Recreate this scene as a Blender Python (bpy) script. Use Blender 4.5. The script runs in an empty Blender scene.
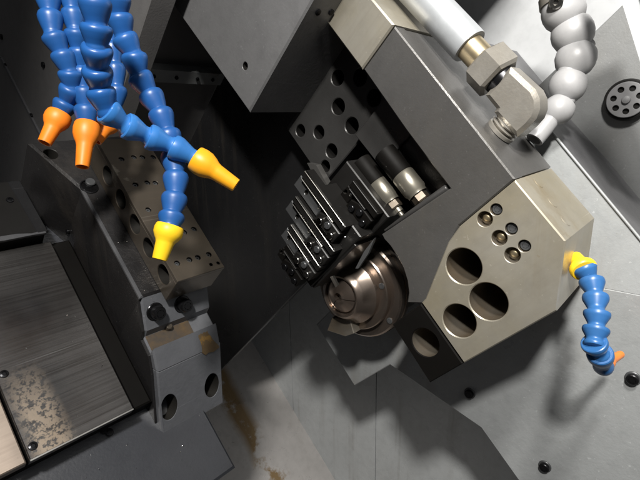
import bpy, bmesh, math, random
from mathutils import Vector, Matrix
from mathutils.geometry import tessellate_polygon
random.seed(7)
scene = bpy.context.scene
COL = scene.collection
S = 0.75                      # metres per working unit
ZC = 1.30                     # camera height
# ------------------------------------------------------------------ frame
# working axes of the slant-bed machine: u = up the bed, v = out of the bed, w = along the spindle
F = 459.0
cu = Vector((-943, -1355, 459)).normalized()
cb = Vector((-380, 420, 459)); cb -= cu * cb.dot(cu); cb.normalize()
cv = -cb
cw = cu.cross(cv)
R2 = math.sqrt(0.5)
K = [1.0]                     # a group of parts can be moved nearer or farther along the view and grow with it
def W(p):                     # working coordinates -> world
    u, v, w = (c * K[0] for c in p)
    return Vector((S * w, S * (u - v) * R2, S * (u + v) * R2 + ZC))
def D(d):                     # direction only
    u, v, w = d
    return Vector((w, (u - v) * R2, (u + v) * R2))
def ray(x, y):
    c = Vector(((x - 320) / F, (y - 240) / F, 1.0))
    return Vector((cu.dot(c), cv.dot(c), cw.dot(c)))
def on(ax, val, x, y):
    d = ray(x, y); return d * (val / d[ax])
def at(x, y, depth):
    return ray(x, y) * depth

# ------------------------------------------------------------------ materials
def nd(nt, t, **k):
    n = nt.nodes.new(t)
    for a, b in k.items(): setattr(n, a, b)
    return n
def mat(name, base, rough=0.5, metal=0.0, tint=None, tint_amt=0.5, tint_scale=6.0, rvar=0.15, bump=0.0, bump_scale=400,
        streak=None, streak_col=None, streak_amt=0.5, spots=None, spot_col=None, spot_scale=14, coat=0.0, spec=0.5,
        band=None, runs=0.0, run_col=(0.16, 0.14, 0.11), scratch=0.0):
    m = bpy.data.materials.new(name); m.use_nodes = True
    nt = m.node_tree; L = nt.links.new
    bs = nt.nodes['Principled BSDF']
    bs.inputs['Metallic'].default_value = metal
    bs.inputs['Coat Weight'].default_value = coat
    bs.inputs['Specular IOR Level'].default_value = spec
    geo = nd(nt, 'ShaderNodeNewGeometry')
    mp = nd(nt, 'ShaderNodeMapping'); mp.inputs['Rotation'].default_value = (-math.pi / 4, 0, 0)
    mp.inputs['Location'].default_value = (0, -ZC * R2, -ZC * R2)
    L(geo.outputs['Position'], mp.inputs['Vector'])          # (w, u, v) * S
    pos = mp.outputs['Vector']
    def noise(scale, detail=6, vec=None, rough_=0.6):
        n = nd(nt, 'ShaderNodeTexNoise'); n.inputs['Scale'].default_value = scale
        n.inputs['Detail'].default_value = detail; n.inputs['Roughness'].default_value = rough_
        L(vec or pos, n.inputs['Vector']); return n.outputs['Fac']
    def ramp(fac, a, b):
        r = nd(nt, 'ShaderNodeMapRange'); r.inputs['From Min'].default_value = a; r.inputs['From Max'].default_value = b
        L(fac, r.inputs['Value']); return r.outputs['Result']
    def mul(a, k):
        n = nd(nt, 'ShaderNodeMath', operation='MULTIPLY'); L(a, n.inputs[0])
        if isinstance(k, (int, float)): n.inputs[1].default_value = k
        else: L(k, n.inputs[1])
        return n.outputs[0]
    def mixc(fac, a, b):
        n = nd(nt, 'ShaderNodeMix', data_type='RGBA')
        L(fac, n.inputs[0])
        if isinstance(a, tuple): n.inputs[6].default_value = (*a, 1)
        else: L(a, n.inputs[6])
        n.inputs[7].default_value = (*b, 1)
        return n.outputs[2]
    col = base
    t = tint or tuple(c * 0.6 for c in base)
    col = mixc(mul(ramp(noise(tint_scale), 0.35, 0.72), tint_amt), col, t)
    fine = noise(70, 4)
    col = mixc(mul(ramp(fine, 0.45, 0.8), 0.30), col, tuple(c * 0.55 for c in base))
    if streak:
        mp2 = nd(nt, 'ShaderNodeMapping'); mp2.inputs['Scale'].default_value = streak
        L(pos, mp2.inputs['Vector'])
        sf = noise(1.0, 8, mp2.outputs['Vector'], 0.7)
        col = mixc(mul(ramp(sf, 0.45, 0.70), streak_amt), col, streak_col)
    if spots:
        sp = ramp(noise(spot_scale, 8, None, 0.65), spots, spots + 0.08)
        if band:                                             # stains that keep to one strip of the surface
            ax, lo, hi = band[:3]
            sx = nd(nt, 'ShaderNodeSeparateXYZ'); L(pos, sx.inputs[0])
            wob = noise(5.0, 3)
            ad = nd(nt, 'ShaderNodeMath', operation='MULTIPLY_ADD'); L(wob, ad.inputs[0]); ad.inputs[1].default_value = (hi - lo) * 1.2
            L(sx.outputs[ax], ad.inputs[2])
            c0 = (lo + hi) / 2 + (hi - lo) * 0.6
            sub = nd(nt, 'ShaderNodeMath', operation='SUBTRACT'); L(ad.outputs[0], sub.inputs[0]); sub.inputs[1].default_value = c0
            ab = nd(nt, 'ShaderNodeMath', operation='ABSOLUTE'); L(sub.outputs[0], ab.inputs[0])
            sp = mul(sp, ramp(ab.outputs[0], (hi - lo) * 0.75, (hi - lo) * 0.3))
            if len(band) > 3: sp = mul(sp, ramp(sx.outputs[band[3]], band[5], band[4]))
        col = mixc(sp, col, spot_col)
    if runs:                                                 # dried coolant runs follow gravity
        mp3 = nd(nt, 'ShaderNodeMapping'); mp3.inputs['Scale'].default_value = (26, 26, 1.6)
        L(geo.outputs['Position'], mp3.inputs['Vector'])
        a = ramp(noise(1.0, 6, mp3.outputs['Vector'], 0.65), 0.52, 0.70)
        col = mixc(mul(mul(a, ramp(noise(4.0, 4), 0.42, 0.62)), runs), col, run_col)
        col = mixc(mul(ramp(noise(160, 2), 0.70, 0.76), runs * .35), col, run_col)      # dried splashes
    if scratch:
        for rot in (0.5, -0.9):
            mp4 = nd(nt, 'ShaderNodeMapping'); mp4.inputs['Rotation'].default_value = (rot, rot * .7, rot); mp4.inputs['Scale'].default_value = (3, 260, 260)
            L(pos, mp4.inputs['Vector'])
            col = mixc(mul(ramp(noise(1.0, 2, mp4.outputs['Vector']), 0.70, 0.74), scratch), col, tuple(min(1, c * 1.5 + .03) for c in base))
    L(col, bs.inputs['Base Color'])
    rn = nd(nt, 'ShaderNodeMapRange'); L(noise(9, 7), rn.inputs['Value'])
    rn.inputs['From Min'].default_value = 0.3; rn.inputs['From Max'].default_value = 0.7
    rn.inputs['To Min'].default_value = max(0.04, rough - rvar); rn.inputs['To Max'].default_value = min(1, rough + rvar)
    L(rn.outputs['Result'], bs.inputs['Roughness'])
    if bump:
        bp = nd(nt, 'ShaderNodeBump'); bp.inputs['Strength'].default_value = bump; bp.inputs['Distance'].default_value = 0.001
        L(noise(bump_scale, 3), bp.inputs['Height']); L(bp.outputs['Normal'], bs.inputs['Normal'])
    return m

M = {}
M['steel'] = mat('ground_steel', (0.43, 0.405, 0.345), 0.34, 0.6, scratch=.35, runs=.6, run_col=(.26, .19, .09), tint=(0.30, 0.245, 0.125), tint_amt=0.75, tint_scale=7, rvar=0.10,
                 streak=(14, 200, 14), streak_col=(0.34, 0.31, 0.26), streak_amt=0.35, spots=0.66, spot_col=(0.22, 0.14, 0.05), spot_scale=11)
M['old_steel'] = mat('stained_steel', (0.105, 0.09, 0.073), 0.36, 0.6, scratch=.5, tint=(0.075, 0.058, 0.04), tint_amt=0.8, tint_scale=8, rvar=0.1,
                 streak=(10, 160, 10), streak_col=(0.12, 0.095, 0.07), streak_amt=0.4, spots=0.66, spot_col=(0.42, 0.39, 0.32), spot_scale=9)
M['phosphate'] = mat('dark_phosphated_steel', (0.085, 0.083, 0.081), 0.34, 0.35, scratch=.3, runs=.15, run_col=(.13, .115, .085), tint=(0.07, 0.067, 0.062), tint_amt=0.7, tint_scale=7, bump=0.15,
                 spots=0.70, spot_col=(0.16, 0.15, 0.13), spot_scale=20)
M['black_steel'] = mat('oiled_black_steel', (0.011, 0.0105, 0.010), 0.40, 0.0, rvar=0.12, spec=.2)
M['tool_steel'] = mat('tool_steel', (0.085, 0.088, 0.092), 0.34, 0.4, tint=(0.08, 0.08, 0.08), tint_scale=25)
M['bright_steel'] = mat('polished_steel', (0.62, 0.60, 0.56), 0.22, 1.0, rvar=0.1)
M['plate_dark'] = mat('dark_oiled_plate', (0.052, 0.051, 0.050), 0.36, 0.35, tint=(0.035, 0.034, 0.033), tint_scale=8, bump=0.15)
M['panel'] = mat('charcoal_panel_paint', (0.15, 0.146, 0.145), 0.42, 0.0, tint=(0.11, 0.107, 0.106), tint_scale=5, bump=0.2)
M['rear'] = mat('mid_grey_panel_paint', (0.18, 0.185, 0.185), 0.40, 0.0, runs=.5, scratch=.4, tint=(0.17, 0.17, 0.17), tint_scale=4, bump=0.2)
M['edge'] = mat('worn_casting_edge', (0.075, 0.076, 0.08), 0.42, 0.1, tint=(0.04, 0.04, 0.043), tint_amt=0.9, tint_scale=30)
M['ledge'] = mat('blue_black_painted_ledge', (0.030, 0.032, 0.038), 0.36, 0.0, tint=(0.022, 0.023, 0.027), tint_scale=6, bump=0.15)
M['dark_gap'] = mat('deep_bore', (0.03, 0.028, 0.025), 0.5, 0.4)  # dark walls and floors put shade into the hole colour
M['bore'] = mat('bored_wall', (0.24, 0.22, 0.185), 0.30, 0.7, tint=(0.17, 0.10, 0.035), tint_amt=0.6, tint_scale=20)
M['spindle'] = mat('spindle_steel', (0.40, 0.355, 0.315), 0.20, 0.92, tint=(0.24, 0.165, 0.12), tint_amt=0.8, tint_scale=9, rvar=0.08)
M['casting'] = mat('black_painted_casting', (0.013, 0.012, 0.012), 0.40, 0.0, scratch=.5, runs=.6, run_col=(.035, .03, .026), tint=(0.010, 0.010, 0.011), bump=0.35, bump_scale=220,
                 spots=0.69, spot_col=(0.035, 0.032, 0.03), spot_scale=24)
M['foot'] = mat('worn_grey_casting', (0.105, 0.11, 0.12), 0.42, 0.1, scratch=.4, runs=.5, run_col=(.08, .075, .07), tint=(0.10, 0.10, 0.11), tint_amt=0.6, bump=0.3, bump_scale=220)
M['rust'] = mat('rusty_ledge', (0.13, 0.09, 0.045), 0.6, 0.2, tint=(0.10, 0.06, 0.025), tint_amt=0.9, tint_scale=100, spots=0.56, spot_col=(0.24, 0.14, 0.04), spot_scale=140)
M['rust_dark'] = mat('brown_stained_ledge', (0.042, 0.035, 0.029), 0.5, 0.1, tint=(0.10, 0.062, 0.026), tint_amt=0.9, tint_scale=90)
M['paint'] = mat('grey_machine_paint', (0.29, 0.30, 0.303), 0.36, 0.0, runs=.55, scratch=.4, tint=(0.235, 0.245, 0.245), tint_amt=0.6, tint_scale=3.5, bump=0.25, bump_scale=260)
M['paint2'] = mat('grey_painted_sheet', (0.54, 0.56, 0.565), 0.33, 0.0, runs=.5, scratch=.3, tint=(0.46, 0.48, 0.485), tint_amt=0.6, tint_scale=3, bump=0.2, bump_scale=260)
M['cover'] = mat('grey_slide_cover', (0.165, 0.165, 0.168), 0.40, 0.15, scratch=.35, runs=.3, run_col=(.09, .088, .085), tint=(0.11, 0.11, 0.112), tint_scale=4, bump=0.2, bump_scale=260)
M['dark_sheet'] = mat('dark_grey_sheet', (0.042, 0.044, 0.048), 0.36, 0.1, tint=(0.03, 0.031, 0.034), tint_scale=4, rvar=0.12)
M['dark_paint'] = mat('dark_painted_panel', (0.10, 0.10, 0.105), 0.45, 0.0, tint=(0.075, 0.075, 0.08), tint_scale=4, bump=0.2)
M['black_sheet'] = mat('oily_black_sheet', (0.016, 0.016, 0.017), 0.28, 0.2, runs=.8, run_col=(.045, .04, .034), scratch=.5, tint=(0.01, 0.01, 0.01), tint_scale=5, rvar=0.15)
M['white'] = mat('white_painted_wall', (0.46, 0.47, 0.48), 0.32, 0.0, runs=.25, run_col=(.4, .4, .39), tint=(0.36, 0.37, 0.38), tint_amt=0.8, tint_scale=4, rvar=0.1)
M['way'] = mat('scratched_steel_cover', (0.205, 0.198, 0.192), 0.23, 0.9, tint=(0.075, 0.068, 0.063), tint_amt=0.9, tint_scale=6, rvar=.1, scratch=.5,
                 streak=(6, 520, 6), streak_col=(0.05, 0.045, 0.041), streak_amt=0.85, spots=0.43, spot_col=(0.50, 0.41, 0.32), spot_scale=280, band=(0, 0.082, 0.105, 1, 0.115, 0.155))
M['way_light'] = mat('bare_steel_cover', (0.33, 0.275, 0.23), 0.38, 0.75, tint=(0.25, 0.19, 0.14), tint_scale=10, streak=(7, 260, 7), streak_col=(0.2, 0.16, 0.13), streak_amt=0.5)
M['pan'] = mat('chip_pan_sheet', (0.50, 0.48, 0.465), 0.34, 0.1, tint=(0.40, 0.38, 0.36), tint_scale=4, spots=0.44, spot_col=(0.25, 0.17, 0.085), spot_scale=16, runs=.4, band=(0, 0.538, 0.586))
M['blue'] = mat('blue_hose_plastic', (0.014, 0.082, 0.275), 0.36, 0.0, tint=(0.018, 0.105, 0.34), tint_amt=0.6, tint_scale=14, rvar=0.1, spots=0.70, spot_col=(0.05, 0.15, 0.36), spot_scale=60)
M['blue_light'] = mat('light_blue_hose_plastic', (0.030, 0.155, 0.44), 0.34, 0.0, tint=(0.05, 0.20, 0.51), tint_amt=0.7, tint_scale=20, rvar=0.1, spots=0.66, spot_col=(0.14, 0.29, 0.54), spot_scale=60)  # brighter copy of the blue paints light on the main hose's lower run
M['orange'] = mat('orange_nozzle_plastic', (0.82, 0.21, 0.012), 0.40, 0.0, tint=(0.88, 0.27, 0.02), tint_scale=20)
M['amber'] = mat('amber_nozzle_plastic', (0.88, 0.38, 0.012), 0.38, 0.0, tint=(0.92, 0.45, 0.02), tint_scale=20)
M['yellow'] = mat('yellow_nozzle_plastic', (0.90, 0.56, 0.012), 0.38, 0.0, tint=(0.94, 0.62, 0.03), tint_scale=20)
M['blue_mid'] = mat('mid_blue_hose_plastic', (0.022, 0.10, 0.27), 0.34, 0.0, tint=(0.035, 0.13, 0.33), tint_amt=0.7, tint_scale=20, rvar=0.1)
M['matt_black'] = mat('matt_black_barrel', (0.005, 0.0045, 0.004), 0.6, 0.0, spec=.08)  # also stands in for shade on the sleeves, dark tools and riser
M['collar'] = mat('olive_grey_collar', (0.20, 0.187, 0.155), 0.34, 0.6, tint=(0.11, 0.10, 0.08), tint_scale=14)
M['white_plastic'] = mat('off_white_hose_plastic', (0.29, 0.29, 0.295), 0.45, 0.0, tint=(0.33, 0.325, 0.325), tint_scale=16, rvar=0.1)
M['pipe'] = mat('silver_grey_hose_sleeve', (0.33, 0.345, 0.36), 0.34, 0.25, tint=(0.34, 0.355, 0.37), tint_scale=8)
M['fitting'] = mat('zinc_plated_fitting', (0.36, 0.345, 0.315), 0.36, 0.6, tint=(0.26, 0.23, 0.185), tint_amt=0.8, tint_scale=12, bump=0.2)
M['ferrule'] = mat('brassy_ferrule', (0.55, 0.46, 0.30), 0.28, 0.9, tint=(0.40, 0.30, 0.18), tint_scale=14)
M['bolt'] = mat('black_oxide_bolt', (0.025, 0.025, 0.027), 0.25, 0.8)
M['rubber'] = mat('dark_grey_plastic', (0.20, 0.20, 0.205), 0.4)

# ------------------------------------------------------------------ objects
def thing(name, label, cat, base, group=None):
    o = bpy.data.objects.new(name, None); COL.objects.link(o)
    o.empty_display_size = 0.02
    o.location = W(base); o['label'] = label; o['category'] = cat
    if group: o['group'] = group
    return o
def link(name, bm, m, parent=None, label=None, cat=None, group=None, kind=None, smooth=None, root=None, m2=None):
    """one mesh object; bm is in working coordinates"""
    r = parent
    while r is not None and r.parent is not None: r = r.parent
    if parent is None:
        c = Vector((0, 0, 0))
        for q in bm.verts: c += q.co
        c /= len(bm.verts); off = W(c)
    else:
        off = r.location.copy()
    for q in bm.verts: q.co = W(q.co) - off
    bmesh.ops.recalc_face_normals(bm, faces=bm.faces[:])
    me = bpy.data.meshes.new(name)
    bm.to_mesh(me); bm.free()
    me.materials.append(m)
    if m2: me.materials.append(m2)
    if smooth is not None:
        for p in me.polygons: p.use_smooth = True
        me.set_sharp_from_angle(angle=math.radians(smooth))
    o = bpy.data.objects.new(name, me); COL.objects.link(o)
    if parent is None: o.location = off
    else: o.parent = parent          # parents below the root sit at the root's origin
    if label: o['label'] = label
    if cat: o['category'] = cat
    if group: o['group'] = group
    if kind: o['kind'] = kind
    return o

AX = {'uv': (0, 1, 2), 'uw': (0, 2, 1), 'vw': (1, 2, 0)}
def offset_poly(pts, d):
    n = len(pts); A = sum(pts[i][0] * pts[(i + 1) % n][1] - pts[(i + 1) % n][0] * pts[i][1] for i in range(n))
    sg = 1 if A > 0 else -1
    out = []
    for i in range(n):
        p0, p1, p2 = Vector(pts[i - 1]), Vector(pts[i]), Vector(pts[(i + 1) % n])
        e1 = (p1 - p0).normalized(); e2 = (p2 - p1).normalized()
        n1 = Vector((-e1.y, e1.x)) * sg; n2 = Vector((-e2.y, e2.x)) * sg
        k = n1 + n2; l = k.dot(n1)
        out.append(tuple(p1 + k * (d / l if abs(l) > 1e-6 else 0)))
    return out
def prism(bm, pts, plane, f, b, ch=0.0012, holes=()):
    """extruded outline: front cap at f (edge-chamfered, with blind holes), back cap at b.
    holes: (a, b, radius, depth[, rim chamfer[, segments]]); hole walls get material slot 1"""
    ia, ib, ic = AX[plane]
    sg = 1 if b > f else -1
    def V(a, b_, c):
        q = [0, 0, 0]; q[ia] = a; q[ib] = b_; q[ic] = c
        return bm.verts.new(q)
    ins = offset_poly(pts, ch)
    r0 = [V(x, y, f) for x, y in ins]; r1 = [V(x, y, f + sg * ch) for x, y in pts]
    r2 = [V(x, y, b - sg * ch) for x, y in pts]; r3 = [V(x, y, b) for x, y in ins]
    n = len(pts)
    for a_, b_ in ((r0, r1), (r1, r2), (r2, r3)):
        for i in range(n): bm.faces.new((a_[i], a_[(i + 1) % n], b_[(i + 1) % n], b_[i]))
    loops = [[Vector((x, y, 0)) for x, y in ins]]; flat = list(r0)
    for h in holes:
        hx, hy, r, dep = h[:4]; hc = h[4] if len(h) > 4 else r * 0.06; sN = h[5] if len(h) > 5 else 40
        ang = [2 * math.pi * k / sN + 0.3 for k in range(sN)]
        a0 = [V(hx + (r + hc) * math.cos(t), hy + (r + hc) * math.sin(t), f) for t in ang]
        a1 = [V(hx + r * math.cos(t), hy + r * math.sin(t), f + sg * hc) for t in ang]
        a2 = [V(hx + r * math.cos(t), hy + r * math.sin(t), f + sg * dep) for t in ang]
        for k in range(sN):
            bm.faces.new((a0[k], a0[(k + 1) % sN], a1[(k + 1) % sN], a1[k]))
            fc = bm.faces.new((a1[k], a1[(k + 1) % sN], a2[(k + 1) % sN], a2[k])); fc.material_index = 1
        fc = bm.faces.new(a2); fc.material_index = 1
        loops.append([Vector((q.co[ia], q.co[ib], 0)) for q in a0]); flat += a0
    for t in tessellate_polygon(loops):
        try: bm.faces.new([flat[i] for i in t])
        except ValueError: pass
    for t in tessellate_polygon([[Vector((x, y, 0)) for x, y in ins]]):
        try: bm.faces.new([r3[i] for i in t])
        except ValueError: pass
    return bm
def rect(a0, a1, b0, b1): return [(a0, b0), (a1, b0), (a1, b1), (a0, b1)]
def box(bm, u0, u1, v0, v1, w0, w1, ch=0.001): return prism(bm, rect(u0, u1, v0, v1), 'uv', w0, w1, ch)
def sheet(bm, pts, t):
    """flat polygon in working space given a thickness vector"""
    t = Vector(t)
    a = [bm.verts.new(p) for p in pts]; b = [bm.verts.new(Vector(p) + t) for p in pts]
    n = len(pts)
    bm.faces.new(a); bm.faces.new(b)
    for i in range(n): bm.faces.new((a[i], a[(i + 1) % n], b[(i + 1) % n], b[i]))
    return bm
def frame_of(d):
    d = Vector(d).normalized()
    x = d.orthogonal().normalized(); return x, d.cross(x), d
def lathe(bm, prof, o, d, N=48, phase=0.0, closed=True, mi=None):
    x, y, z = frame_of(d); o = Vector(o); rings = []
    for t, r in prof:
        rings.append([bm.verts.new(o + z * t + (x * math.cos(phase + 2 * math.pi * k / N) + y * math.sin(phase + 2 * math.pi * k / N)) * r) for k in range(N)])
    for j, (a, b) in enumerate(zip(rings, rings[1:])):
        for k in range(N):
            f = bm.faces.new((a[k], a[(k + 1) % N], b[(k + 1) % N], b[k]))
            if mi and j in mi: f.material_index = 1
    if closed:
        bm.faces.new(rings[0]); f = bm.faces.new(rings[-1])
        if mi and len(rings) - 1 in mi: f.material_index = 1
    return bm
def nb(): return bmesh.new()
def socket_screw(name, parent, o, d, r, h, m=None, hexr=0.5):
    """socket head cap screw: knurled head, bevelled rim, hexagonal recess"""
    bm = nb()
    lathe(bm, [(0, r * .97), (h * .1, r), (h * .82, r), (h, r * .86), (h, r * hexr * 1.12)], o, d, 36, closed=False)
    lathe(bm, [(h, r * hexr * 1.12), (h * .45, r * hexr)], o, d, 6)
    return link(name, bm, m or M['bolt'], parent, smooth=35)

# ================================================================== SETTING
bm = nb(); sheet(bm, [(-1.6, -1.308, -1.0), (1.0, -1.308, -1.0), (1.0, -1.308, .96), (-1.6, -1.308, .96)], (0, -.02, 0))
link('chip_pan', bm, M['pan'], kind='structure')
bm = nb()                                                    # end wall: folded sheets with upright seams
WALL = .92
def wall_pt(x, y): return on(2, WALL, x, y)
xs = [wall_pt(293, 400), wall_pt(376, 410)]
up = Vector((R2, R2, 0)); hz = Vector((R2, -R2, 0))           # in-plane upright and level directions
def wp(h, z, w=WALL): return hz * h + up * z + Vector((0, 0, w))
hs = sorted([p.dot(hz) for p in xs])
edges = [-1.6, hs[0], hs[1], 2.2]
for a, b in zip(edges, edges[1:]):
    sheet(bm, [wp(a + .0012, -1.8), wp(b - .0012, -1.8), wp(b - .0012, 1.2), wp(a + .0012, 1.2)], (0, 0, .012))
sheet(bm, [wp(-1.6, -1.8, WALL + .016), wp(2.2, -1.8, WALL + .016), wp(2.2, 1.2, WALL + .016), wp(-1.6, 1.2, WALL + .016)], (0, 0, .01))
link('end_wall', bm, M['paint2'], kind='structure')
bm = nb(); sheet(bm, [(.62, -1.5, .40), (.62, .4, .40), (.62, .4, 1.0), (.62, -1.5, 1.0)], (.015, 0, 0))
link('back_wall', bm, M['panel'], kind='structure')

# ledge on the back wall
bm = nb(); box(bm, .602, .6195, -.505, -.478, .43, .70, .0015)
lg = thing('wall_ledge', 'narrow grey metal ledge with screws on the dark back wall', 'ledge', (.61, -.49, .56))
link('ledge_bar', bm, M['paint'], lg)
for w in (.455, .50, .545, .58):
    socket_screw('screw', lg, (.602, -.492, w), (-1, 0, 0), .0035, .003)

# dark panel standing at the left of the back wall
lp = thing('side_panel', 'dark grey sheet panel with a folded edge and a screwed seam behind the blue hoses', 'panel', (.9, -.6, .40))
bm = nb(); prism(bm, [(.57, -1.30), (1.5, -1.30), (1.5, .1), (.57, .1)], 'uv', .384, .424, .002)
link('sheet', bm, M['panel'], lp)
def on_side(x, y): return on(2, .384, x, y)
bm = nb(); a, b = on_side(2, 58), on_side(62, 176)
e = (b - a).normalized(); nrm = Vector((-e.y, e.x, 0)) * .004
sheet(bm, [a - nrm, b - nrm, b + nrm, a + nrm], (0, 0, -.004)); link('seam_strip', bm, M['dark_paint'], lp)
for x, y in ((2, 37), (6, 66), (44, 65), (32, 116)):
    socket_screw('screw', lp, on_side(x, y), (0, 0, -1), .006, .004, M['bolt'])

# slide cover, upper middle
sc = thing('slide_cover', 'large grey box cover pointing down between the blue hoses and the bored plate', 'cover', (.376, -.361, .45))
hx = on(2, .45, 245, 66)
bm = nb(); prism(bm, [(.376, -.361), (1.2, -.361), (1.2, .10), (.376, .10)], 'uv', .45, .70, .0025,
                 holes=[(hx.x, hx.y, .0055, .02, .0006)])
link('cover_box', bm, M['cover'], sc, m2=M['dark_gap'])
for x, y in ((318, 12), (331, 12)):
    p = on(0, .376, x, y); socket_screw('screw', sc, p, (-1, 0, 0), .004, .002)

# dark guard plate below the tools
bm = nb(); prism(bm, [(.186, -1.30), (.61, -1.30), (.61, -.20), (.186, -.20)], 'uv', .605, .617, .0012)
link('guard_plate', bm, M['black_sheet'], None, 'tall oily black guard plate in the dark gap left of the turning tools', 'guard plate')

# ================================================================== HEADSTOCK COVER
hc = thing('headstock_cover', 'grey painted headstock cover plate with three screws behind the spindle and steel block', 'machine cover', (-.1, -.5, .65))
bm = nb()
prism(bm, [(.12, -.702), (-.022, -.706), (-.026, -.595), (-.185, -.508), (-1.0, -.511), (-1.0, -.151), (-.155, -.151), (.13, -.436)], 'uv', .65, .668, .0015)
link('front_plate', bm, M['paint'], hc)
TILT = 0.17
def facet(u, v): return (u, v, .6505 + TILT * ((u + v) + .306) * R2)
def on_facet(x, y):
    d = ray(x, y)        # w*t = .6505 + TILT*R2*((u+v)*t + .306)
    t = (.6505 + TILT * R2 * .306) / (d.z - TILT * R2 * (d.x + d.y)); return d * t
ra, rb = on_facet(545, 125), on_facet(640, 240)
rd = (rb - ra); r0 = ra - rd * .9; r1 = Vector(facet(-.1545, -.1515))
bm = nb(); sheet(bm, [facet(.30, -.606), tuple(r1), tuple(r0)], (0, 0, .01))
link('sloping_panel', bm, M['paint'], hc)
bm = nb()
k0 = Vector((r0.x, r0.y, .89)); k1 = Vector((r1.x, r1.y, .80))
sheet(bm, [tuple(r0 + Vector((0, .0005, 0))), tuple(r1 + Vector((0, .0005, 0))), tuple(k1), tuple(k0)], (0, -.01, 0))
link('top_panel', bm, M['dark_paint'], hc)  # darker than the other plates, to put shade on this face
bm = nb(); lathe(bm, [(0, .0018), ((r1 - r0).length, .0018)], r0 + Vector((0, .001, -.001)), r1 - r0, 12)
link('folded_lip', bm, M['paint'], hc, smooth=40)
for x, y in ((470, 393), (545, 466), (633, 378)):
    p = on(2, .65, x, y)
    bm = nb(); lathe(bm, [(0, .0090), (.0015, .0090), (.0022, .0082)], p, (0, 0, -1), 32)
    ws = link('washer', bm, M['tool_steel'], hc, smooth=35)
    socket_screw('screw', hc, p - Vector((0, 0, .0022)), (0, 0, -1), .0070, .005)

# upper right
rp = thing('rear_panel', 'dark grey sheet panel carrying the round perforated disc at the upper right', 'panel', (0, 0, .84))
bm = nb(); prism(bm, [(.206, -.16), (-.5, -.16), (-.5, .6), (.206, .6)], 'uv', .84, .86, .0015)
link('sheet', bm, M['rear'], rp)
bm = nb(); sheet(bm, [(.2075, -.55, .912), (1.2, -.55, .912), (1.2, .7, .912), (.2075, .7, .912)], (0, 0, -.02))
link('white_wall_panel', bm, M['white'], None, 'bright white painted wall sheet behind the pipe and the off-white hose', 'wall panel')
dc = thing('perforated_disc', 'round dark plastic disc with a ring of drilled holes on the grey panel', 'disc', on(2, .84, 628, 100))
pc = on(2, .84, 628, 100)
bm = nb(); lathe(bm, [(0, .030), (.010, .030), (.013, .028)], pc, (0, 0, -1), 48); link('rim', bm, M['black_steel'], dc, smooth=35)
N = 40; outl = [(pc.x + .0255 * math.cos(2 * math.pi * k / N), pc.y + .0255 * math.sin(2 * math.pi * k / N)) for k in range(N)]
bm = nb(); prism(bm, outl, 'uv', .8235, .83, .0008, holes=[(pc.x + .0165 * math.cos(k * math.pi / 3.5 + .25), pc.y + .0165 * math.sin(k * math.pi / 3.5 + .25), .0042, .005, .0004, 24) for k in range(7)])
link('perforated_face', bm, M['rubber'], dc, smooth=25, m2=M['dark_gap'])
bm = nb(); lathe(bm, [(0, .006), (.003, .005), (.004, .002)], (pc.x, pc.y, .8235), (0, 0, -1), 24); link('hub', bm, M['rubber'], dc, smooth=40)
# white door post
dp = thing('door_post', 'white ribbed door post crossing the upper right corner', 'door post', on(2, .6, 640, 75))
a0, a1 = on(2, .6, 604, -60), on(2, .6, 652, 96)
e = (a1 - a0).normalized(); nn = Vector((-e.y, e.x, 0))
if nn.x > 0: nn = -nn
for nm, s0, s1, h, m in (('outer_rib', 0, .007, .012, 'white'), ('web', .007, .018, .0, 'paint2'), ('inner_rib', .018, .060, .010, 'white')):
    bm = nb(); sheet(bm, [a0 + nn * s0, a1 + nn * s0, a1 + nn * s1, a0 + nn * s1], (0, 0, .03))
    for q in bm.verts:
        if q.co.z < .61: q.co.z -= h
    link(nm, bm, M[m], dp)

# ================================================================== TOOL POST
tp = thing('gang_tool_post', 'heavy tool post with dark cross bar, pale steel ends and a bored steel end block', 'tool post', (.067, -.25, .5))
bm = nb()
arc = [on(2, .5015, *z) for z in ((407, 303), (408.5, 293), (407, 281), (403, 268), (397, 256), (390, 246), (384, 239.5), (381.5, 234.5))]
prism(bm, [(.2945, -.1490), (.0675, -.1608), (.0675, -.244), (.058, -.268), (.0205, -.343), (.0203, -.3505)] + [(p.x, p.y) for p in arc]
      + [(.1075, -.2235), (.196, -.2195), (.2945, -.2115)], 'uv', .5015, .525, .0016)
link('face_plate', bm, M['phosphate'], tp)
bm = nb()
prism(bm, [(.2935, -.1500), (.0685, -.1617), (.0685, -.240), (.106, -.2225), (.196, -.2185), (.2935, -.2105)], 'uv', .5245, .640, .0012)
link('cross_bar', bm, M['phosphate'], tp)
bm = nb(); prism(bm, [(.385, -.145), (.295, -.1475), (.295, -.2125), (.385, -.208)], 'uv', .499, .645, .002)
link('end_cap', bm, M['steel'], tp)
def hp(x, y, w=.5): q = on(2, w, x, y); return q.x, q.y
big = [(*hp(463.4, 266.5), .0222, .125, .0012, 56), (*hp(488, 301.8), .0228, .125, .0012, 56), (*hp(459, 321), .0215, .125, .0012, 56)]
cb_, sm_ = [(484.7, 219.2), (499.2, 238), (512.2, 255.2)], [(493.0, 212.2), (507.6, 231.6), (520.4, 249)]
cbh = [(*hp(*q), .0088, .012, .0006, 36) for q in cb_]
smh = [(*hp(*q), .0068, .010, .0005, 32) for q in sm_]
for i in range(3):        # keep the paired pockets just clear of each other
    d = Vector((smh[i][0] - cbh[i][0], smh[i][1] - cbh[i][1])); L0 = .0088 + .0068 + .0013
    if d.length < L0:
        d = d.normalized() * L0; smh[i] = (cbh[i][0] + d.x, cbh[i][1] + d.y, *smh[i][2:])
bm = nb()
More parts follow.
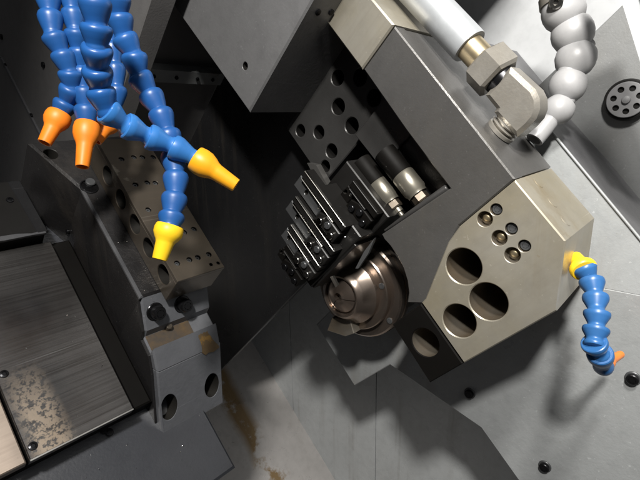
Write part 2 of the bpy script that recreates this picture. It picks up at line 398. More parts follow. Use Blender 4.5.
prism(bm, [(.0665, -.1612), (-.013, -.1632), (-.0668, -.2175), (-.0665, -.3535), (.0222, -.351), (.0235, -.343), (.0605, -.268), (.0665, -.2435)],
      'uv', .5, .635, .0014, holes=big + cbh + smh)
blk = link('bored_block', bm, M['steel'], tp, m2=M['bore'])
for h in cbh:
    bm = nb(); lathe(bm, [(-.009, .0056), (-.004, .0056), (-.002, .0050), (-.0004, .0036), (.0002, .0020), (.0004, .0004)], (h[0] + .0004, h[1] + .0008, .5045), (0, 0, -1), 28)
    link('ball_stud', bm, M['ferrule'], blk, smooth=50)  # brassy colour stands for a golden reflection
for h in smh:
    socket_screw('grub_screw', blk, (h[0], h[1], .5095), (0, 0, -1), .0060, .0060, M['tool_steel'])
for q in ((538, 183), (552.5, 202), (566, 220)):
    p = on(1, -.162, *q)
    bm = nb(); lathe(bm, [(0, .0075), (.0028, .0075), (.0034, .0068)], (p.x, -.1612 - (.0665 - p.x) * .0252 - .0030, p.z), (0, 1, 0), 28); link('plug', bm, M['steel'], blk, smooth=35)
bm = nb(); prism(bm, [(.0222, -.3525), (-.0665, -.355), (-.0668, -.4165), (.0222, -.4115)], 'uv', .4995, .56, .0014,
                 holes=[(*hp(425.3, 342.6), .0196, .055, .0012, 48)])
link('lower_block', bm, M['matt_black'], tp, label='black oiled lower block with one bore', m2=M['bore'])
hl = [(337.3, 77.7, .0116), (338, 106.7, .0122), (351.5, 125.8, .0122), (300.2, 130.7, .0100), (318.6, 132.5, .0108), (331.3, 151.2, .0112), (325, 166.4, .0095),
      (359.6, 77.3, .0122), (373.7, 97.8, .0120), (392.8, 137, .0120)]
bm = nb(); prism(bm, [(.384, -.19), (.20, -.19), (.20, -.300), (.264, -.302), (.266, -.408), (.384, -.404)], 'uv', .56, .634, .0015,
                 holes=[(*hp(x, y, .56), r, .05, .0012, 36) for x, y, r in hl])
link('bore_plate', bm, M['plate_dark'], tp, m2=M['black_steel'])
bm = nb(); prism(bm, [(.232, -.312), (.134, -.312), (.132, -.475), (.200, -.475), (.232, -.42)], 'uv', .500, .62, .0015)
prism(bm, [(.222, -.3455), (.1335, -.3455), (.1335, -.474), (.198, -.474), (.222, -.42)], 'uv', .470, .4995, .0015)
link('tool_rail', bm, M['black_steel'], tp)
bm = nb(); box(bm, .125, .21, -.302, -.225, .55, .60); box(bm, .205, .268, -.302, -.225, .545, .559); link('sleeve_seat', bm, M['plate_dark'], tp)
pa, pb = on(2, .5, 447, 190), on(2, .5, 384, 233)
bm = nb(); lathe(bm, [(0, .0034), (.0015, .0046), ((pb - pa).length - .03, .0030), ((pb - pa).length, .0015)], pa + Vector((.003, 0, .006)), pb - pa, 32)
link('round_lip', bm, M['plate_dark'], tp, smooth=40)
# gusset plate that carries the small pale clip next to the first tool
bm = nb(); q = [on(2, .545, *z) for z in ((307, 163), (316, 165), (330, 190), (323, 193))]
sheet(bm, q, (0, 0, .012)); link('clip_plate', bm, M['phosphate'], tp)

# drill sleeves
def sleeve(label, x0, y0, x1, y1, w=.528, k=1.0):
    a, b = on(2, w, x0, y0), on(2, w, x1, y1); d = Vector((-1, 0, 0))
    t = thing('drill_sleeve', label, 'drill sleeve', a, 'drill sleeves in the tool post')
    L_ = (a.x - b.x)
    bm = nb(); lathe(bm, [(-.02, .0150 * k), (.018, .0150 * k), (.020, .0140 * k)], a, d, 40); link('body', bm, M['matt_black'], t, smooth=35)  # black body colour carries the cross bar's shade
    bm = nb(); lathe(bm, [(.019, .0142 * k), (.0215, .0152 * k), (.047, .0152 * k), (.050, .0134 * k), (.054, .0130 * k)], a, d, 40); link('collar', bm, M['collar'], t, smooth=35)
    bm = nb(); lathe(bm, [(.053, .0100 * k), (.0545, .0108 * k), (.063, .0108 * k), (.065, .0095 * k)], a, d, 6, .2); link('nut', bm, M['old_steel'], t)
    bm = nb(); lathe(bm, [(.064, .0066 * k), (.071, .0064 * k), (.072, .0036 * k), (.077, .0034 * k), (.078, .001)], a, d, 20); link('bit', bm, M['collar'], t, smooth=35)
sleeve('steel drill sleeve nearer the turning tools, left one of the pair', 369, 172.6, 396, 207)
sleeve('steel drill sleeve nearer the cross bar, right one of the pair', 393.5, 163.7, 418, 187, .528, 1.03)

# turning tools stacked along v
def turning_tool(label, v, u1, w=.452, dark=False, u0=.137, n=3):
    t = thing('turning_tool', label, 'turning tool', ((u0 + u1) / 2, v, w + .02), 'turning tools stacked in the tool post')
    sm = M['matt_black'] if dark else M['tool_steel']; bk = M['matt_black'] if dark else M['black_steel']  # black shanks and the dark set paint in the bar's shade
    bm = nb(); box(bm, u0 + .001, u1, v - .0052, v + .0052, w, w + .020, .0012); link('shank', bm, bk, t)
    bm = nb(); box(bm, u0 + .004, u1 - .001, v + .0040, v + .0058, w - .0012, w + .004, .0004); link('top_edge', bm, M['bright_steel'] if not dark else M['black_steel'], t)  # top_edge and edge_strip are bright strips that paint glints on the edges
    ue = u0 + .042
    hu = (ue + u1) / 2 + .008
    bm = nb(); prism(bm, rect(ue + .002, u1 + .003, v - .0285, v - .0085), 'uv', w + .004, w + .020, .0012, holes=[(hu, v - .018, .0034, .012, .0003, 20)])
    link('wedge', bm, sm, t, m2=M['dark_gap'])
    bm = nb(); box(bm, u0 + .018, u1 - .004, v - .0072, v - .0056, w - .002, w + .004, .0004)
    link('edge_strip', bm, M['bright_steel'] if not dark else M['black_steel'], t)
    c = nb(); prism(c, [(u0, v - .0285), (ue, v - .0285), (ue, v - .0150), (ue - .012, v - .0085), (u0, v - .0085)], 'uv', w - .001, w + .020, .0012)
    cl = link('clamp', c, bk, t)
    for k in range(n):
        socket_screw('clamp_screw', cl, (u0 + .0075 + .0125 * k, v - (.0215 if k != 1 else .0150), w - .001), (0, 0, -1), .0050, .004, M['bolt'] if dark else (M['bright_steel'] if k != 1 else M['tool_steel']), .6)
    bm = nb(); lathe(bm, [(0, .0028), (.003, .0026), (.004, .0012)], (ue + .007, v - .014, w + .006), (0, 0, -1), 16)
    link('pin', bm, M['bright_steel'], t, smooth=40)
    return t
t1 = turning_tool('turning tool with long grey wedge, topmost of the bright stack', -.350, .250, .455, u0=.152)
t2 = turning_tool('turning tool second from the top of the bright stack', -.3865, .236, .452, u0=.139)
t3 = turning_tool('turning tool third from the top, just left of the spindle nose', -.4215, .214, .450, u0=.137)
t4 = turning_tool('lowest turning tool at the bottom left of the stack', -.452, .20, .452, dark=True, u0=.145)
t5 = turning_tool('dark turning tool between the bright stack and the left drill sleeve', -.3185, .200, .486, dark=True, u0=.142)
bm = nb(); sheet(bm, [on(2, .442, *z) for z in ((374.5, 238), (364, 251.5), (355.3, 268.5), (358.2, 268.5), (368, 254))], (0, 0, .004)); link('blade', bm, M['tool_steel'], t5, label='pale pointed parting blade')
bm = nb(); sheet(bm, [on(2, .444, *z) for z in ((330, 277), (332.5, 276), (337.5, 285.5), (335.5, 287.5))], (0, 0, .004)); link('cutting_tip', bm, M['bright_steel'], t3)
# end faces under the stack
bm = nb(); prism(bm, [(.1365, -.362), (.1300, -.362), (.1300, -.472), (.1365, -.472)], 'uv', .472, .53, .0008)
bm2 = bm
link('rail_end', bm, M['black_steel'], tp)

# ================================================================== SPINDLE
spu, spv = .0915, -.424
K[0] = 1.12
sp = thing('spindle', 'shiny steel lathe spindle with wide flange and collet nose', 'spindle', (spu, spv, .5))
def sl(name, prof, m, N=72, sm=30, mi=None, m2=None):
    bm = nb(); lathe(bm, [(w, r) for w, r in prof], (spu, spv, 0), (0, 0, 1), N, mi=mi); return link(name, bm, m, sp, smooth=sm, m2=m2)
sl('housing', [(.515, .060), (.582, .060)], M['phosphate'])
fl = sl('flange', [(.4965, .0580), (.4965, .0700), (.4990, .0725), (.5085, .0725), (.5100, .0715), (.5100, .0735), (.517, .0735)], M['spindle'])
sl('inner_ring', [(.4870, .0450), (.4865, .0560), (.4880, .0575), (.4966, .0575)], M['spindle'])
sl('nose_cap', [(.4635, .0250), (.4580, .0265), (.4572, .0290), (.4590, .0318), (.4650, .0350), (.4760, .0425), (.4790, .0452), (.4872, .0452)], M['spindle'], mi=None)
bm = nb()
for k in range(3):                                          # collet: three jaws around a small bore
    a0 = 2 * math.pi * k / 3 + .35 + .05; a1 = a0 + 2 * math.pi / 3 - .10; st = 12
    def ring(r, w): return [bm.verts.new((spu + r * math.cos(a0 + (a1 - a0) * i / st), spv + r * math.sin(a0 + (a1 - a0) * i / st), w)) for i in range(st + 1)]
    rs = [ring(.0240, .4632), ring(.0232, .4600), ring(.0120, .4540), ring(.0065, .4530), ring(.0060, .4630)]
    for p, q in zip(rs, rs[1:]):
        for i in range(st): bm.faces.new((p[i], p[i + 1], q[i + 1], q[i]))
    for e in (0, st): bm.faces.new([r_[e] for r_ in rs])
    for i in range(st): bm.faces.new((rs[0][i], rs[0][i + 1], rs[-1][i + 1], rs[-1][i]))
co = link('collet', bm, M['spindle'], sp, smooth=30)
sl('bore', [(.4622, .0240), (.4632, .0240)], M['dark_gap'])
for ang, rr in ((-.2, .0515), (2.0, .0515), (4.1, .0515), (-1.35, .0650), (.75, .0650), (2.9, .0650)):
    socket_screw('flange_screw', fl, (spu + rr * math.cos(ang), spv + rr * math.sin(ang), .4868 if rr < .06 else .4966), (0, 0, -1), .0042, .0016, M['tool_steel'], .6)
kq = [on(2, .470, *z) for z in ((331, 318), (349, 320), (353, 334), (344, 337), (326, 331))]
bm = nb(); prism(bm, [(p.x, p.y) for p in kq], 'uv', .472, .500, .001); link('key_block', bm, M['bore'], sp, label='small tan block under the nose')

K[0] = 1.0
# ================================================================== LEFT TOOL BLOCK AND ITS CASTING
ca = thing('support_casting', 'black iron support casting with bolted worn grey foot beside the scratched covers', 'casting', (.2, -.60, .28))
holec = [on(1, -.485, 45, 153)]
bm = nb(); prism(bm, [(.2055, .240), (.372, .240), (.392, .232), (.455, .207), (.462, .345), (.2055, .345)], 'uw', -.485, -.70, .003,
                 holes=[(holec[0].x - .002, holec[0].z + .006, .0085, .03, .0006), ])
body = link('body', bm, M['casting'], ca, m2=M['dark_gap'])
bm = nb(); prism(bm, [(.205, -.487), (.1745, -.515), (.1725, -.5265), (.1535, -.5285), (.1525, -.5210), (.129, -.5385), (.163, -.5725), (.103, -.648), (.105, -.66), (.205, -.66)], 'uv', .2405, .334, .0022)
foot = link('foot', bm, M['foot'], ca, label='worn grey foot with two slotted holes')
# flank of the casting beside the way cover is still black
bm = nb(); prism(bm, [(.204, -.491), (.176, -.5165), (.171, -.530), (.150, -.5325), (.132, -.548), (.074, -.618), (.085, -.655), (.204, -.655)], 'uv', .2375, .2410, .0008)
link('flank', bm, M['casting'], ca)
n_f = Vector((-R2, R2, 0))                                    # foot face looks towards the operator
bm = nb(); KZ = 1.55; hl2 = []                                # front plate of the foot with its two upright slots
for x, y in ((170.3, 407.8), (213, 386)):
    d = ray(x, y); p = d * (.4735 / ((d.x - d.y) * R2)); hl2.append((p.z, p.dot(up) / KZ, .0116, .044, .0005, 36))
zt, zb = -.2890, -.3850
prism(bm, [(.2405, zb / KZ), (.335, zb / KZ), (.335, zt / KZ), (.2405, zt / KZ)], 'uv', .4725, .5190, .0018, holes=hl2)
for q in bm.verts:
    w_, z_, h_ = q.co.x, q.co.y * KZ, q.co.z
    h_ += (zt - z_) * .055
    q.co = hz * h_ + up * z_ + Vector((0, 0, w_))
link('foot_plate', bm, M['foot'], ca, m2=M['dark_gap'])
sl_n = Vector((.0305, .028, 0)); sl_n = Vector((-.028, .0305, 0)).normalized()
for x, y in ((155, 311.5), (182, 304)):
    d = ray(x, y); q0 = Vector((.19, -.501, 0)); t = q0.dot(sl_n) / d.dot(sl_n); p = d * t
    bm = nb(); lathe(bm, [(0, .0112), (.0015, .0112), (.0022, .0105)], p - sl_n * .0005, sl_n, 32); link('washer', bm, M['bolt'], ca, smooth=35)
    socket_screw('socket_bolt', ca, p + sl_n * .001, sl_n, .0085, .012)
bm = nb(); sheet(bm, [(.1722, -.5262, .2425), (.1722, -.5262, .302), (.1537, -.5281, .302), (.1537, -.5281, .2425)], (0, -.003, 0)); link('rusty_ledge', bm, M['rust_dark'], ca)
bm = nb(); q = [on(1, -.505, *z) for z in ((197, 332), (208, 330), (222, 349), (203, 357))]
p0 = Vector((.1525, -.5210, 0)); pn = Vector((-.5285 + .0, 0, 0))
sn = Vector((-(.5385 - .5210), (.1525 - .129), 0)).normalized()
bm = nb(); pts = []
for x, y in ((197.5, 334), (207, 330), (221, 348.5), (203, 356)):
    d = ray(x, y); pts.append(d * (p0.dot(sn) / d.dot(sn)))
rim = []
for k in range(4):
    for m_ in range(7):
        c = pts[k].lerp(pts[(k + 1) % 4], m_ / 7); ctr = (pts[0] + pts[1] + pts[2] + pts[3]) / 4
        rim.append(ctr + (c - ctr) * random.uniform(.84, 1.02) + sn * .0004)
sheet(bm, rim, tuple(-sn * .004)); link('rust_patch', bm, M['rust'], ca, label='orange rusty corner pad')
d = ray(168, 328); p = d * (-.526 / d.y)
bm = nb(); lathe(bm, [(0, .0042), (.006, .0042), (.007, .003)], p, (0, 1, 0), 20); link('stud', bm, M['old_steel'], ca, smooth=35)
p = on(1, -.485, 89, 187)
bm = nb(); lathe(bm, [(0, .011), (.0012, .011), (.0016, .0095), (-.008, .009)], p, (0, 1, 0), 32); cbr = link('counterbore', bm, M['bolt'], ca, smooth=30)
bm = nb(); lathe(bm, [(-.006, .006), (.003, .006), (.004, .005)], p + Vector((.006, 0, .004)), (0, 1, 0), 24); link('bolt_head', bm, M['tool_steel'], cbr, smooth=35)
bm = nb(); prism(bm, [(.205, .2388), (.372, .2388), (.372, .2440), (.205, .2440)], 'uw', -.4842, -.490, .0016); link('worn_edge', bm, M['edge'], ca, label='grey worn edge of the casting')
for x, y in ((66, 232), (141, 398), (146, 408)):
    p = on(2, .236, x, y); socket_screw('side_screw', ca, (p.x, p.y, .2395), (0, 0, -1), .004, .003)

lb = thing('bored_tool_block', 'brown stained steel tool block with five side bores on the black casting', 'tool block', (.19, -.484, .30))
sb = [(120.6, 198.6), (134.8, 223.8), (148, 247.8), (162.2, 276.3), (107.5, 174)]
sc_px = [(177.3, 263), (189.5, 259.5), (197.8, 257.5), (208.8, 254.4), (184.5, 232), (194, 229), (148.5, 209.5), (135.5, 184.5), (147.5, 182.5), (155.5, 182.8),
         (121.5, 159), (134, 157), (142.5, 157), (165, 156)]
bm = nb(); prism(bm, [(.1915, -.4462), (.412, -.4462), (.412, -.4845), (.1915, -.4845)], 'uv', .2655, .332, .0006,
                 holes=[(hp(x, y, .2655)[0], -.4606, .0125, .035, .0008, 40) for x, y in sb])
lbo = link('block', bm, M['old_steel'], lb, m2=M['dark_gap'])
top = [on(1, -.4405, x, y) for x, y in sc_px]
for p in top: p.z = min(max(p.z, .2715), .3265); p.x = min(max(p.x, .1975), .406); pin = [on(1, -.4405, x, y) for x, y in ((211, 264.5), (218.2, 263))]
bm = nb(); prism(bm, [(.1915, .2655), (.412, .2655), (.412, .332), (.1915, .332)], 'uw', -.4405, -.4463, .0006,
                 holes=[(p.x, p.z, .0034, .0050, .0004, 24) for p in top] + [(p.x, p.z, .0022, .004, .0003, 16) for p in pin])
lto = link('drilled_top', bm, M['old_steel'], lb, m2=M['black_steel'])
for p in top:
    bm = nb(); lathe(bm, [(-.0048, .0030), (-.0026, .0030), (-.0022, .0026), (-.0022, .0015), (-.0036, .0013)], (p.x, -.4405, p.z), (0, 1, 0), 20)
    link('set_screw', bm, M['tool_steel'], lto, smooth=30)

# ================================================================== WAY COVERS AND FRONT LEDGE
def screw_on(parent, x, y, v, r=.0045):
    p = on(1, v, x, y); bm = nb(); lathe(bm, [(0, r), (.0012, r * .9), (.0016, r * .5), (.0006, r * .4)], p, (0, 1, 0), 20); link('screw', bm, M['bolt'], parent, smooth=35)
wc = thing('way_cover', 'wide scratched steel way cover with a pitted rusty streak', 'way cover', (.2, -.57, .15))
bm = nb(); prism(bm, [(.1065, .0985), (.352, .0985), (.352, .207), (.1065, .207)], 'uw', -.56, -.576, .0012); link('plate', bm, M['way'], wc)
bm = nb(); box(bm, .1058, .1072, -.5625, -.5594, .0985, .2065, .0004); link('front_edge', bm, M['bright_steel'], wc)  # bright strip paints the highlight along the edge
for q in ((4, 374), (33, 446)): screw_on(wc, *q, -.56)
w2 = thing('way_cover', 'pale bare steel way cover cut off by the lower left corner', 'way cover', (.2, -.57, .0))
bm = nb(); prism(bm, [(.1065, -.20), (.352, -.20), (.352, .0955), (.1065, .0955)], 'uw', -.5605, -.576, .0012); link('plate', bm, M['way_light'], w2)
w3 = thing('way_cover', 'dark upper way cover with a chipped pale edge at the left side', 'way cover', (.45, -.545, .1))
bm = nb(); prism(bm, [(.357, -.20), (.445, -.20), (.445, .200), (.357, .200)], 'uw', -.545, -.58, .0012); link('plate', bm, M['black_steel'], w3)
bm = nb()
N = 26; lo = [( .3558 + random.uniform(-.0006, .0006), -.20 + .401 * k / N) for k in range(N + 1)]; hi = [(.3605 + random.uniform(-.002, .003), -.20 + .401 * k / N) for k in range(N, -1, -1)]
prism(bm, lo + hi, 'uw', -.5442, -.548, .0003); link('worn_edge', bm, M['edge'], w3)
bm = nb(); prism(bm, [(.3575, .1915), (.444, .186), (.444, .2005), (.3575, .2035)], 'uw', -.5441, -.548, .0008); link('side_strip', bm, M['black_sheet'], w3)
for q in ((10, 200),): screw_on(w3, *q, -.545)
fa = thing('front_ledge', 'dark blue grey painted ledge along the lower edge of the way covers', 'ledge', (0, -.61, .1))
bm = nb(); prism(bm, [(-.0135, -.30), (.42, -.30), (.42, .304), (-.0135, .304)], 'uw', -.604, -.80, .0035); link('ledge_body', bm, M['ledge'], fa)
bm = nb(); prism(bm, [(.1085, -.30), (.36, -.30), (.36, .236), (.1085, .236)], 'uw', -.5775, -.6045, .002); link('riser', bm, M['matt_black'], fa)  # black fill stands for the shade in the gap beside the casting
for q in ((104, 431), (109, 433)):
    p = on(1, -.604, *q); socket_screw('screw', fa, p, (0, 1, 0), .0045, .004)

# ================================================================== HOSES
def seg_mesh(name, m):
    if m == M['blue']:            # rounded bead-like segments; the light ones are sharper cups
        prof = [(-.16, .66), (-.15, .80), (-.05, .92), (.14, .99), (.30, 1.0), (.50, .975), (1.05, .82), (1.42, .69), (1.60, .66), (1.80, .74), (2.05, .68), (2.2, .45)]
    else: prof = [(-.14, .72), (-.14, .90), (-.08, .97), (.08, 1.0), (.30, .985), (.42, .95), (1.08, .68), (1.22, .63), (1.42, .63), (1.55, .72), (1.80, .80), (2.05, .72), (2.2, .45)]
    bm = nb(); Nn = 32; rings = []
    for t, r in prof: rings.append([bm.verts.new((r * math.cos(2 * math.pi * k / Nn), r * math.sin(2 * math.pi * k / Nn), t)) for k in range(Nn)])
    for a, b in zip(rings, rings[1:]):
        for k in range(Nn): bm.faces.new((a[k], a[(k + 1) % Nn], b[(k + 1) % Nn], b[k]))
    bm.faces.new(rings[0]); bm.faces.new(rings[-1])
    bmesh.ops.recalc_face_normals(bm, faces=bm.faces[:])
    me = bpy.data.meshes.new(name); bm.to_mesh(me); bm.free(); me.materials.append(m)
    for p in me.polygons: p.use_smooth = True
    me.set_sharp_from_angle(angle=math.radians(38)); return me
def lathe_mesh(name, prof, m, N=36, ang=35):
    bm = nb(); lathe(bm, prof, (0, 0, 0), (0, 0, 1), N)
    bmesh.ops.recalc_face_normals(bm, faces=bm.faces[:])
    me = bpy.data.meshes.new(name); bm.to_mesh(me); bm.free(); me.materials.append(m)
    for p in me.polygons: p.use_smooth = True
    me.set_sharp_from_angle(angle=math.radians(ang)); return me
SEG = {k: seg_mesh('segment_' + k, M[k]) for k in ('blue', 'blue_light', 'blue_mid')}
NOZ_P = [(-.25, .80), (-.25, .98), (-.15, 1.04), (.2, 1.10), (.6, 1.08), (1.0, .92), (1.25, .76), (1.5, .68), (3.0, .56), (3.05, .54), (3.05, .43), (2.3, .41)]
NOZ = {k: lathe_mesh('nozzle_' + k, NOZ_P, M[k]) for k in ('orange', 'amber', 'yellow')}
def place(name, me, parent, p, q, r, roll=0.0):
    """p, q world points: axis from p towards q, size r (working units)"""
    o = bpy.data.objects.new(name, me); COL.objects.link(o); o.parent = parent
    z = (q - p).normalized()
    rot = z.to_track_quat('Z', 'Y').to_matrix().to_4x4() @ Matrix.Rotation(roll, 4, 'Z')
    o.matrix_local = Matrix.Translation(p - parent.location) @ rot @ Matrix.Scale(r * S, 4)
    return o
def hose(label, pts, r, noz, tip, rn=None, light_from=None, cat='coolant hose', group='blue segmented coolant hoses', kind='blue_light'):
    """pts: joints (x, y, depth); each gap between joints is one segment; the nozzle runs from the last joint towards tip"""
    P = [W(at(*p)) for p in pts]; T = W(at(*tip))
    t = bpy.data.objects.new('coolant_hose', None); COL.objects.link(t); t.location = P[0]
    t['label'] = label; t['category'] = cat
    if group: t['group'] = group
    for i, (a, b) in enumerate(zip(P, P[1:])):
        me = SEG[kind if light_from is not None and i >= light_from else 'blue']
        o = place('segment', me, t, a, b, r, random.uniform(0, 6))
        ln = (b - a).length / (r * S)
        k = ln / 1.72
        o.scale.z = r * S * k
        tw = random.uniform(-.04, .04)
        o.rotation_euler = (o.rotation_euler.to_matrix() @ Matrix.Rotation(tw, 3, 'X')).to_euler()
    n = place('nozzle', NOZ[noz], t, P[-1], T, rn or r)
    if rn is None: rn = r
    n.scale.z = (T - P[-1]).length / 3.05
    return t
r_ = .0108
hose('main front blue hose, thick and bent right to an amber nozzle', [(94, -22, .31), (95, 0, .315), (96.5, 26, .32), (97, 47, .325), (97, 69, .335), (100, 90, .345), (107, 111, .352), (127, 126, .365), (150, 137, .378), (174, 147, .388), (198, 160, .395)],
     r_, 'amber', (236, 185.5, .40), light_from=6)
hose('right blue hose hanging down to the yellow nozzle over the steel block', [(112, -22, .37), (117, -3, .375), (119, 16, .38), (124, 37, .385), (134, 55, .39), (139, 76, .395), (150, 94, .40), (160, 112, .40), (168, 132, .40), (173, 155, .40), (176, 175, .395), (175, 196, .39), (172, 215, .385)] + [(169.5, 228, .38)],
     r_ * 1.0, 'yellow', (159.5, 259.5, .375))
hose('far left blue hose ending in an orange nozzle with an open mouth', [(44, -22, .42), (48, -4, .42), (50, 14, .42), (53, 35, .42), (62, 53, .425), (70, 72, .43), (72, 88, .435), (66, 103, .44), (59, 116, .44)],
     r_ * 1.0, 'orange', (44.5, 143, .43))
hose('blue hose behind the main one with an orange nozzle pointing down', [(68, -22, .43), (71, -6, .43), (73, 12, .43), (76, 31, .43), (79, 50, .435), (82, 70, .44), (84, 90, .44), (86, 108, .44), (87, 127, .44)],
     r_ * 1.0, 'orange', (82.3, 167, .43))
hose('rearmost blue hose, orange nozzle mostly hidden behind its neighbours', [(104, -20, .47), (108, 2, .47), (110, 24, .47), (112, 45, .47), (115, 66, .47), (117, 88, .47), (115, 108, .47), (109, 122, .47)],
     r_ * .95, 'orange', (96, 141, .46))
rh = hose('short blue hose on the bored steel block at the right side', [(584, 268, .49), (591.5, 281, .485), (595.5, 297, .475), (597, 313, .465), (596, 329, .46), (594, 343, .455), (600, 354, .462), (602.5, 364.5, .485)],
             .0125, 'orange', (620.5, 354.5, .53), rn=.0078, light_from=0, kind='blue_mid')
pm = W(at(575, 257, .507)); pq = W(at(584, 270, .488))
place('elbow_base', NOZ['yellow'], rh, pq, pm, .0125, 0).scale.z = .0125 * S * .62

# off-white ball hose
wh = bpy.data.objects.new('ball_hose', None); COL.objects.link(wh)
wp_ = [(560, -12, .585, 20), (563.5, 12, .585, 20.5), (572.5, 34, .585, 20), (575.5, 59, .585, 19), (567.5, 86, .585, 17.5), (558, 110, .585, 15.5), (542, 130, .585, 13)]
WP = [W(at(*p[:3])) for p in wp_]
wh.location = WP[0]; wh['label'] = 'thick off-white ball jointed hose beside the metal elbow fitting'; wh['category'] = 'hose'
ball = lathe_mesh('ball_segment', [(-1.0, .56), (-.72, .548), (-.60, .72), (-.60, .84), (-.54, .87), (-.28, .965), (0, 1.0), (.3, .955), (.62, .785), (.84, .54), (1.0, .50)], M['white_plastic'], 40, 30)
for i in range(len(WP) - 2):
    o = place('ball_segment', ball, wh, WP[i], WP[i + 1], wp_[i][3] / F * wp_[i][2], random.uniform(0, 6))
    if i < 4: o.rotation_euler = (o.rotation_euler.to_matrix() @ Matrix.Rotation(random.uniform(-.25, .25), 3, 'X')).to_euler()
cup = lathe_mesh('end_tube', [(-.9, .72), (-.2, .74), (1.0, .70), (1.0, .52), (.2, .5)], M['white_plastic'], 36, 30)
place('ball_segment', ball, wh, WP[-2], WP[-1], 15 / F * .585)
place('end_tube', cup, wh, WP[-1], WP[-1] + (WP[-1] - WP[-2]), 12.5 / F * .585)
cl = lathe_mesh('band_clamp', [(-.22, 1.0), (-.22, 1.06), (.22, 1.06), (.22, 1.0)], M['fitting'], 40, 30)
q = W(at(562, 0, .585)); place('band_clamp', cl, wh, q, WP[1], 20 / F * .585)
sc_ = lathe_mesh('clamp_screw', [(0, .3), (.25, .3), (.3, .24), (.3, .12), (.2, .1)], M['bright_steel'], 20, 30)
place('clamp_screw', sc_, wh, W(at(556, 2, .568)), W(at(555.5, 3, .548)), 22 / F * .585)

# pipe with elbow fitting
pf = thing('pipe_elbow', 'silver pipe with hex nut and heavy elbow fitting screwed into the bar top', 'pipe fitting', (.13, -.158, .564))
eu, ew, ev = .130, .564, -.119
bm = nb(); lathe(bm, [(0, .0185), (.004, .0185), (.0048, .0150), (.008, .0185), (.010, .0150), (.013, .0185), (.015, .015), (.03, .015)], (eu, -.158, ew), (0, 1, 0), 36); link('threaded_collar', bm, M['fitting'], pf, smooth=30)
bm = nb()
hxp = []
prof = [(eu - .0215, ev - .025), (eu + .018, ev - .025), (eu + .0195, ev - .0205), (eu + .040, ev - .0195), (eu + .042, ev + .0195), (eu + .004, ev + .0215), (eu - .0065, ev + .0185), (eu - .0155, ev + .0115), (eu - .0205, ev + .003), (eu - .022, ev - .008)]
prism(bm, prof, 'uv', ew - .0195, ew + .0195, .0050); link('elbow', bm, M['fitting'], pf, smooth=28)
bm = nb(); lathe(bm, [(.036, .0185), (.047, .0185)], (eu, ev, ew), (1, 0, 0), 36); link('thread', bm, M['bolt'], pf, smooth=30)
bm = nb(); lathe(bm, [(.046, .0245), (.049, .0290), (.074, .0290), (.077, .0240)], (eu, ev, ew), (1, 0, 0), 6, .25); link('hex_nut', bm, M['fitting'], pf)
bm = nb(); lathe(bm, [(.075, .0165), (.108, .0165)], (eu, ev, ew), (1, 0, 0), 40); link('ferrule', bm, M['ferrule'], pf, smooth=30)
bm = nb(); lathe(bm, [(.101, .0175), (.101, .0215), (.104, .0222), (.50, .0222)], (eu, ev, ew), (1, 0, 0), 48); link('sleeve', bm, M['pipe'], pf, smooth=30)

# ================================================================== SWARF
bm = nb()
def chip(p, n, sz):
    x, y, z = frame_of(n); a = random.uniform(0, 6.28); d = x * math.cos(a) + y * math.sin(a); e = z.cross(d)
    cur = random.uniform(.5, 2.4); L_ = sz * random.uniform(.8, 3.0); wd_ = sz * random.uniform(.25, .5); prev = None; N_ = 5
    for i in range(N_ + 1):
        t = i / N_; ang = cur * t; c = p + d * (math.sin(ang) / cur * L_) + z * ((1 - math.cos(ang)) / cur * L_ + .0004) + e * (math.sin(t * 3) * wd_ * .4)
        pr = [bm.verts.new(c - e * wd_ / 2), bm.verts.new(c + e * wd_ / 2)]
        if prev: bm.faces.new((prev[0], prev[1], pr[1], pr[0]))
        prev = pr
vz = Vector((0, 1, 0))
for k in range(34): chip(Vector((random.uniform(.11, .34), -.5598, random.uniform(.0, .205))), vz, random.uniform(.0005, .0012))
for k in range(26): chip(Vector((random.uniform(-.01, .10), -.6038, random.uniform(.02, .30))), vz, random.uniform(.0006, .0014))
for k in range(22): chip(Vector((random.uniform(.2, .40), -.4848, random.uniform(.243, .262))), vz, random.uniform(.0005, .0012))
for k in range(26): chip(Vector((random.uniform(.07, .29), -.157 - .003, random.uniform(.51, .63))), vz, random.uniform(.0004, .0010))
for k in range(70): chip(Vector((random.uniform(-.45, .3), -1.3077, random.uniform(.50, .91))), vz, random.uniform(.001, .003))
for k in range(36): chip(Vector((random.uniform(.19, .56), random.uniform(-.95, -.42), .6048)), Vector((0, 0, -1)), random.uniform(.0005, .0013))
for k in range(40): chip(Vector((random.uniform(.137, .232), random.uniform(-.47, -.32), .4695)), Vector((0, 0, -1)), random.uniform(.0006, .0014))
link('swarf', bm, M['bright_steel'], None, 'tiny bright metal chips scattered over the covers, ledges and tools', 'metal chips', kind='stuff')

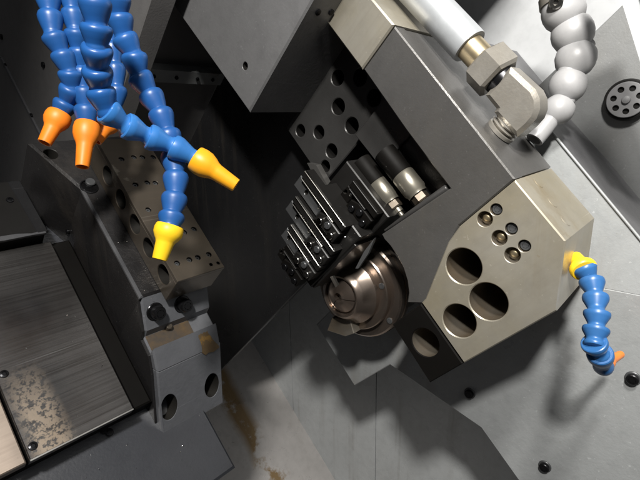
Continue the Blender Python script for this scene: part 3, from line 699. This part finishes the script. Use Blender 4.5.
# ================================================================== CAMERA, LIGHT
cam = bpy.data.cameras.new('camera'); co = bpy.data.objects.new('camera', cam); COL.objects.link(co)
cam.sensor_width = 36; cam.lens = F / 640 * 36; cam.clip_start = .01; cam.clip_end = 50
ex = D((cu.x, cv.x, cw.x)); ey = D((cu.y, cv.y, cw.y)); ez = D((cu.z, cv.z, cw.z))
co.matrix_world = Matrix(((ex.x, -ey.x, -ez.x, 0), (ex.y, -ey.y, -ez.y, 0), (ex.z, -ey.z, -ez.z, ZC), (0, 0, 0, 1)))
scene.camera = co

def lamp(name, p, tgt, watts, size, cone, blend, col=(1, .97, .92)):
    l = bpy.data.lights.new(name, 'SPOT'); l.shadow_soft_size = size; l.energy = watts; l.color = col
    l.spot_size = math.radians(cone); l.spot_blend = blend
    o = bpy.data.objects.new(name, l); COL.objects.link(o); o.location = W(p)
    o.rotation_euler = (W(tgt) - W(p)).to_track_quat('-Z', 'Y').to_euler()
    return o
lamp('machine_lamp', (.374, .705, -.35), (.0, -.6, .72), 62, .04, 70, .6)
lamp('machine_lamp', (.47, .68, .03), (.03, .0, .80), 42, .055, 64, .7)

# unseen dim workshop, plus a bright patch added to be mirrored in the covers
wd = bpy.data.worlds.new('World'); scene.world = wd; wd.use_nodes = True
nt = wd.node_tree; bg = nt.nodes['Background']
tc = nt.nodes.new('ShaderNodeTexCoord'); dt = nt.nodes.new('ShaderNodeVectorMath'); dt.operation = 'DOT_PRODUCT'
nt.links.new(tc.outputs['Generated'], dt.inputs[0]); dt.inputs[1].default_value = Vector((.05, -.75, .66)).normalized()
rp_ = nt.nodes.new('ShaderNodeValToRGB'); mr = nt.nodes.new('ShaderNodeMapRange')
mr.inputs['From Min'].default_value = -1; mr.inputs['From Max'].default_value = 1
nt.links.new(dt.outputs['Value'], mr.inputs['Value']); nt.links.new(mr.outputs['Result'], rp_.inputs['Fac'])
rp_.color_ramp.elements[0].color = (.016, .016, .017, 1); rp_.color_ramp.elements[1].color = (1.0, .99, .97, 1)
rp_.color_ramp.elements[0].position = .52; rp_.color_ramp.elements[1].position = 1.0
e1 = rp_.color_ramp.elements.new(.90); e1.color = (.13, .132, .137, 1)
nt.links.new(rp_.outputs['Color'], bg.inputs['Color']); bg.inputs['Strength'].default_value = .85

scene.view_settings.view_transform = 'Standard'; scene.view_settings.look = 'None'
scene.view_settings.exposure = 0; scene.view_settings.gamma = 1
scene.render.engine = 'CYCLES'; scene.cycles.use_denoising = True
scene.cycles.max_bounces = 6
